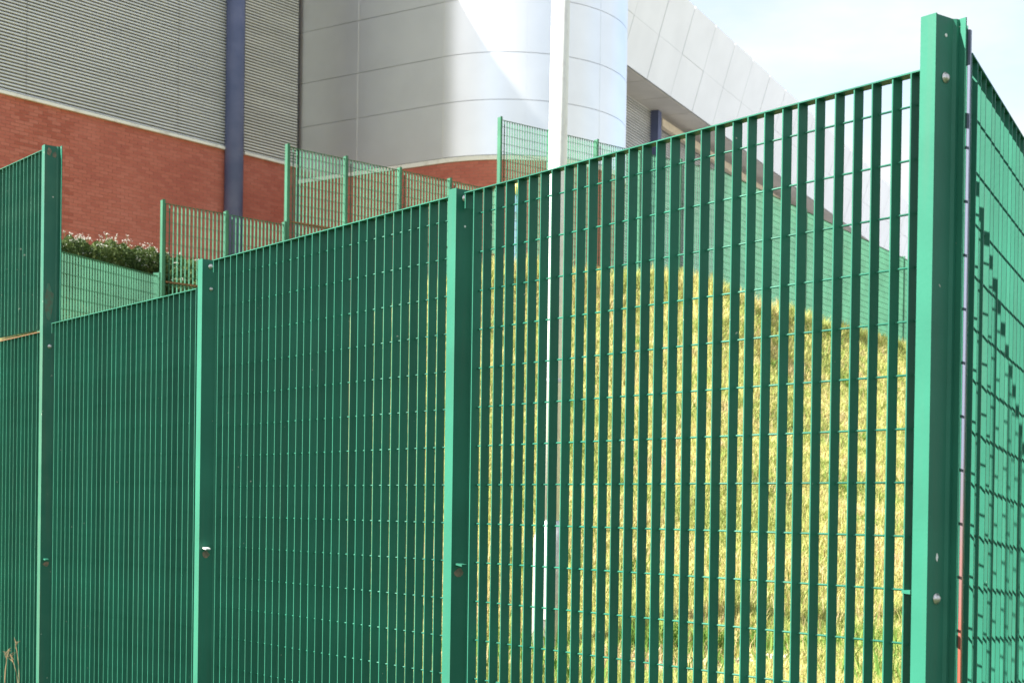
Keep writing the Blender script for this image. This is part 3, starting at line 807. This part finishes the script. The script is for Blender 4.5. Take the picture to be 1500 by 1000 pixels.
px = rng.uniform(20, 345, n); yy = np.interp(px, cpx, czz) + rng.uniform(2.2, 3.9, n) - 1.4 * np.clip((px - 232) / 60, 0, 1)
zt = np.array([0.0] * n)
Xh = (px - 750) / F * yy
kx = rng.uniform(20, 345, 16000); ky = np.interp(kx, cpx, czz) + rng.uniform(.25, 2.3, 16000); kX = (kx - 750) / F * ky
leaf_cloud('undergrowth', np.stack([kX, ky, hgt(kX, ky) + rng.random(16000) ** 1.5 * .28], 1), .024, LEAF, hb)
# top height of the hedge as a function of the column
def pz(px, py, y):
    d = np.stack([(px - 750) / F, (500 + SHY - py) / F, -np.ones_like(px)], 1) @ np.array(R3).T
    return d[:, 2] * (y / d[:, 1]) + EYE
ztop = pz(px, hedge_top(px) + 3 * np.sin(px * .11) + 3 * np.sin(px * .31) + 2, yy)
gh = hgt(Xh, yy)
fr = rng.random(n) ** .55
zz = gh * 1 + (ztop - gh) * fr
zz = np.minimum(zz, ztop + rng.exponential(.03, n))
leaf_cloud('foliage', np.stack([Xh, yy, zz], 1), .021, LEAF, hb)
q = MB(); fm = MB(); sm_ = MB()
for k in range(170):
    p_ = random.uniform(60, 300); y_ = float(np.interp(p_, cpx, czz)) + random.uniform(2.3, 2.9) - 1.4 * min(1, max(0, (p_ - 232) / 60))
    dy_ = random.choice([random.gauss(-2, 5), random.uniform(-12, 24), random.uniform(0, 38)])
    if p_ > 235 and random.random() < .5: continue
    c_ = P(p_, float(hedge_top(p_)) + dy_, y_)
    y_f = y_ - (.25 if dy_ > 3 else 0)
    c_ = P(p_, float(hedge_top(p_)) + dy_, y_f)
    for j in range(random.randint(3, 9)):
        ox, oy, oz = random.gauss(0, .022), random.gauss(0, .022), random.gauss(0, .009)
        r = random.uniform(.006, .0105); n0 = len(fm.v)
        for d in ((1, 0, 0), (0, 1, 0), (-1, 0, 0), (0, -1, 0), (0, 0, .6), (0, 0, -.6)):
            fm.v.append((c_.x + ox + d[0] * r, c_.y + oy + d[1] * r, c_.z + oz + d[2] * r))
        for f in ((0, 1, 4), (1, 2, 4), (2, 3, 4), (3, 0, 4), (1, 0, 5), (2, 1, 5), (3, 2, 5), (0, 3, 5)): fm.f.append(tuple(n0 + i for i in f))
    sm_.tube((c_.x, c_.y, c_.z - .3), (c_.x, c_.y, c_.z), .003, n=4)
tag(fm.build('flower_heads', PETAL, hb), kind='stuff'); tag(sm_.build('stems', STEM, hb), kind='stuff')

# dry stems standing in front of the fence at the far left
def weed(px0, py0, y, n, hpx, name_l):
    base = P(px0, py0, y); gz = float(hgt(base.x, base.y)); q = MB()
    for k in range(n):
        top = P(px0 + random.uniform(-7, 7), py0 - random.uniform(.3, 1) * hpx, y + random.uniform(-.05, .05))
        x0, y0 = base.x + random.gauss(0, .02), base.y + random.gauss(0, .02)
        pts = []
        bend = random.uniform(-.05, .05)
        for i in range(7):
            t = i / 6; pts.append(Vector((x0 + (top.x - x0) * t ** 2 + bend * math.sin(t * 3.1), y0 + (top.y - y0) * t, gz + (top.z - gz) * t)))
        pts.append(pts[-1] + Vector((bend * .6, 0, -.03)))
        for a, b_ in zip(pts[:-1], pts[1:]): q.tube(a, b_, .0022, .0016, n=4, cap=False)
        for j in range(5):
            c_ = pts[-2].lerp(pts[-3], j / 5); q.tube(c_, c_ + Vector((random.uniform(-.03, .03), 0, random.uniform(.0, .03))), .0022, .0008, n=4, cap=False)
    o = q.build('dry_weed', STRAW); tag(o, name_l, 'weed')
weed(17, 1000, 8.55, 4, 92, 'clump of tall dry stalks against the fence left of the leftmost post')
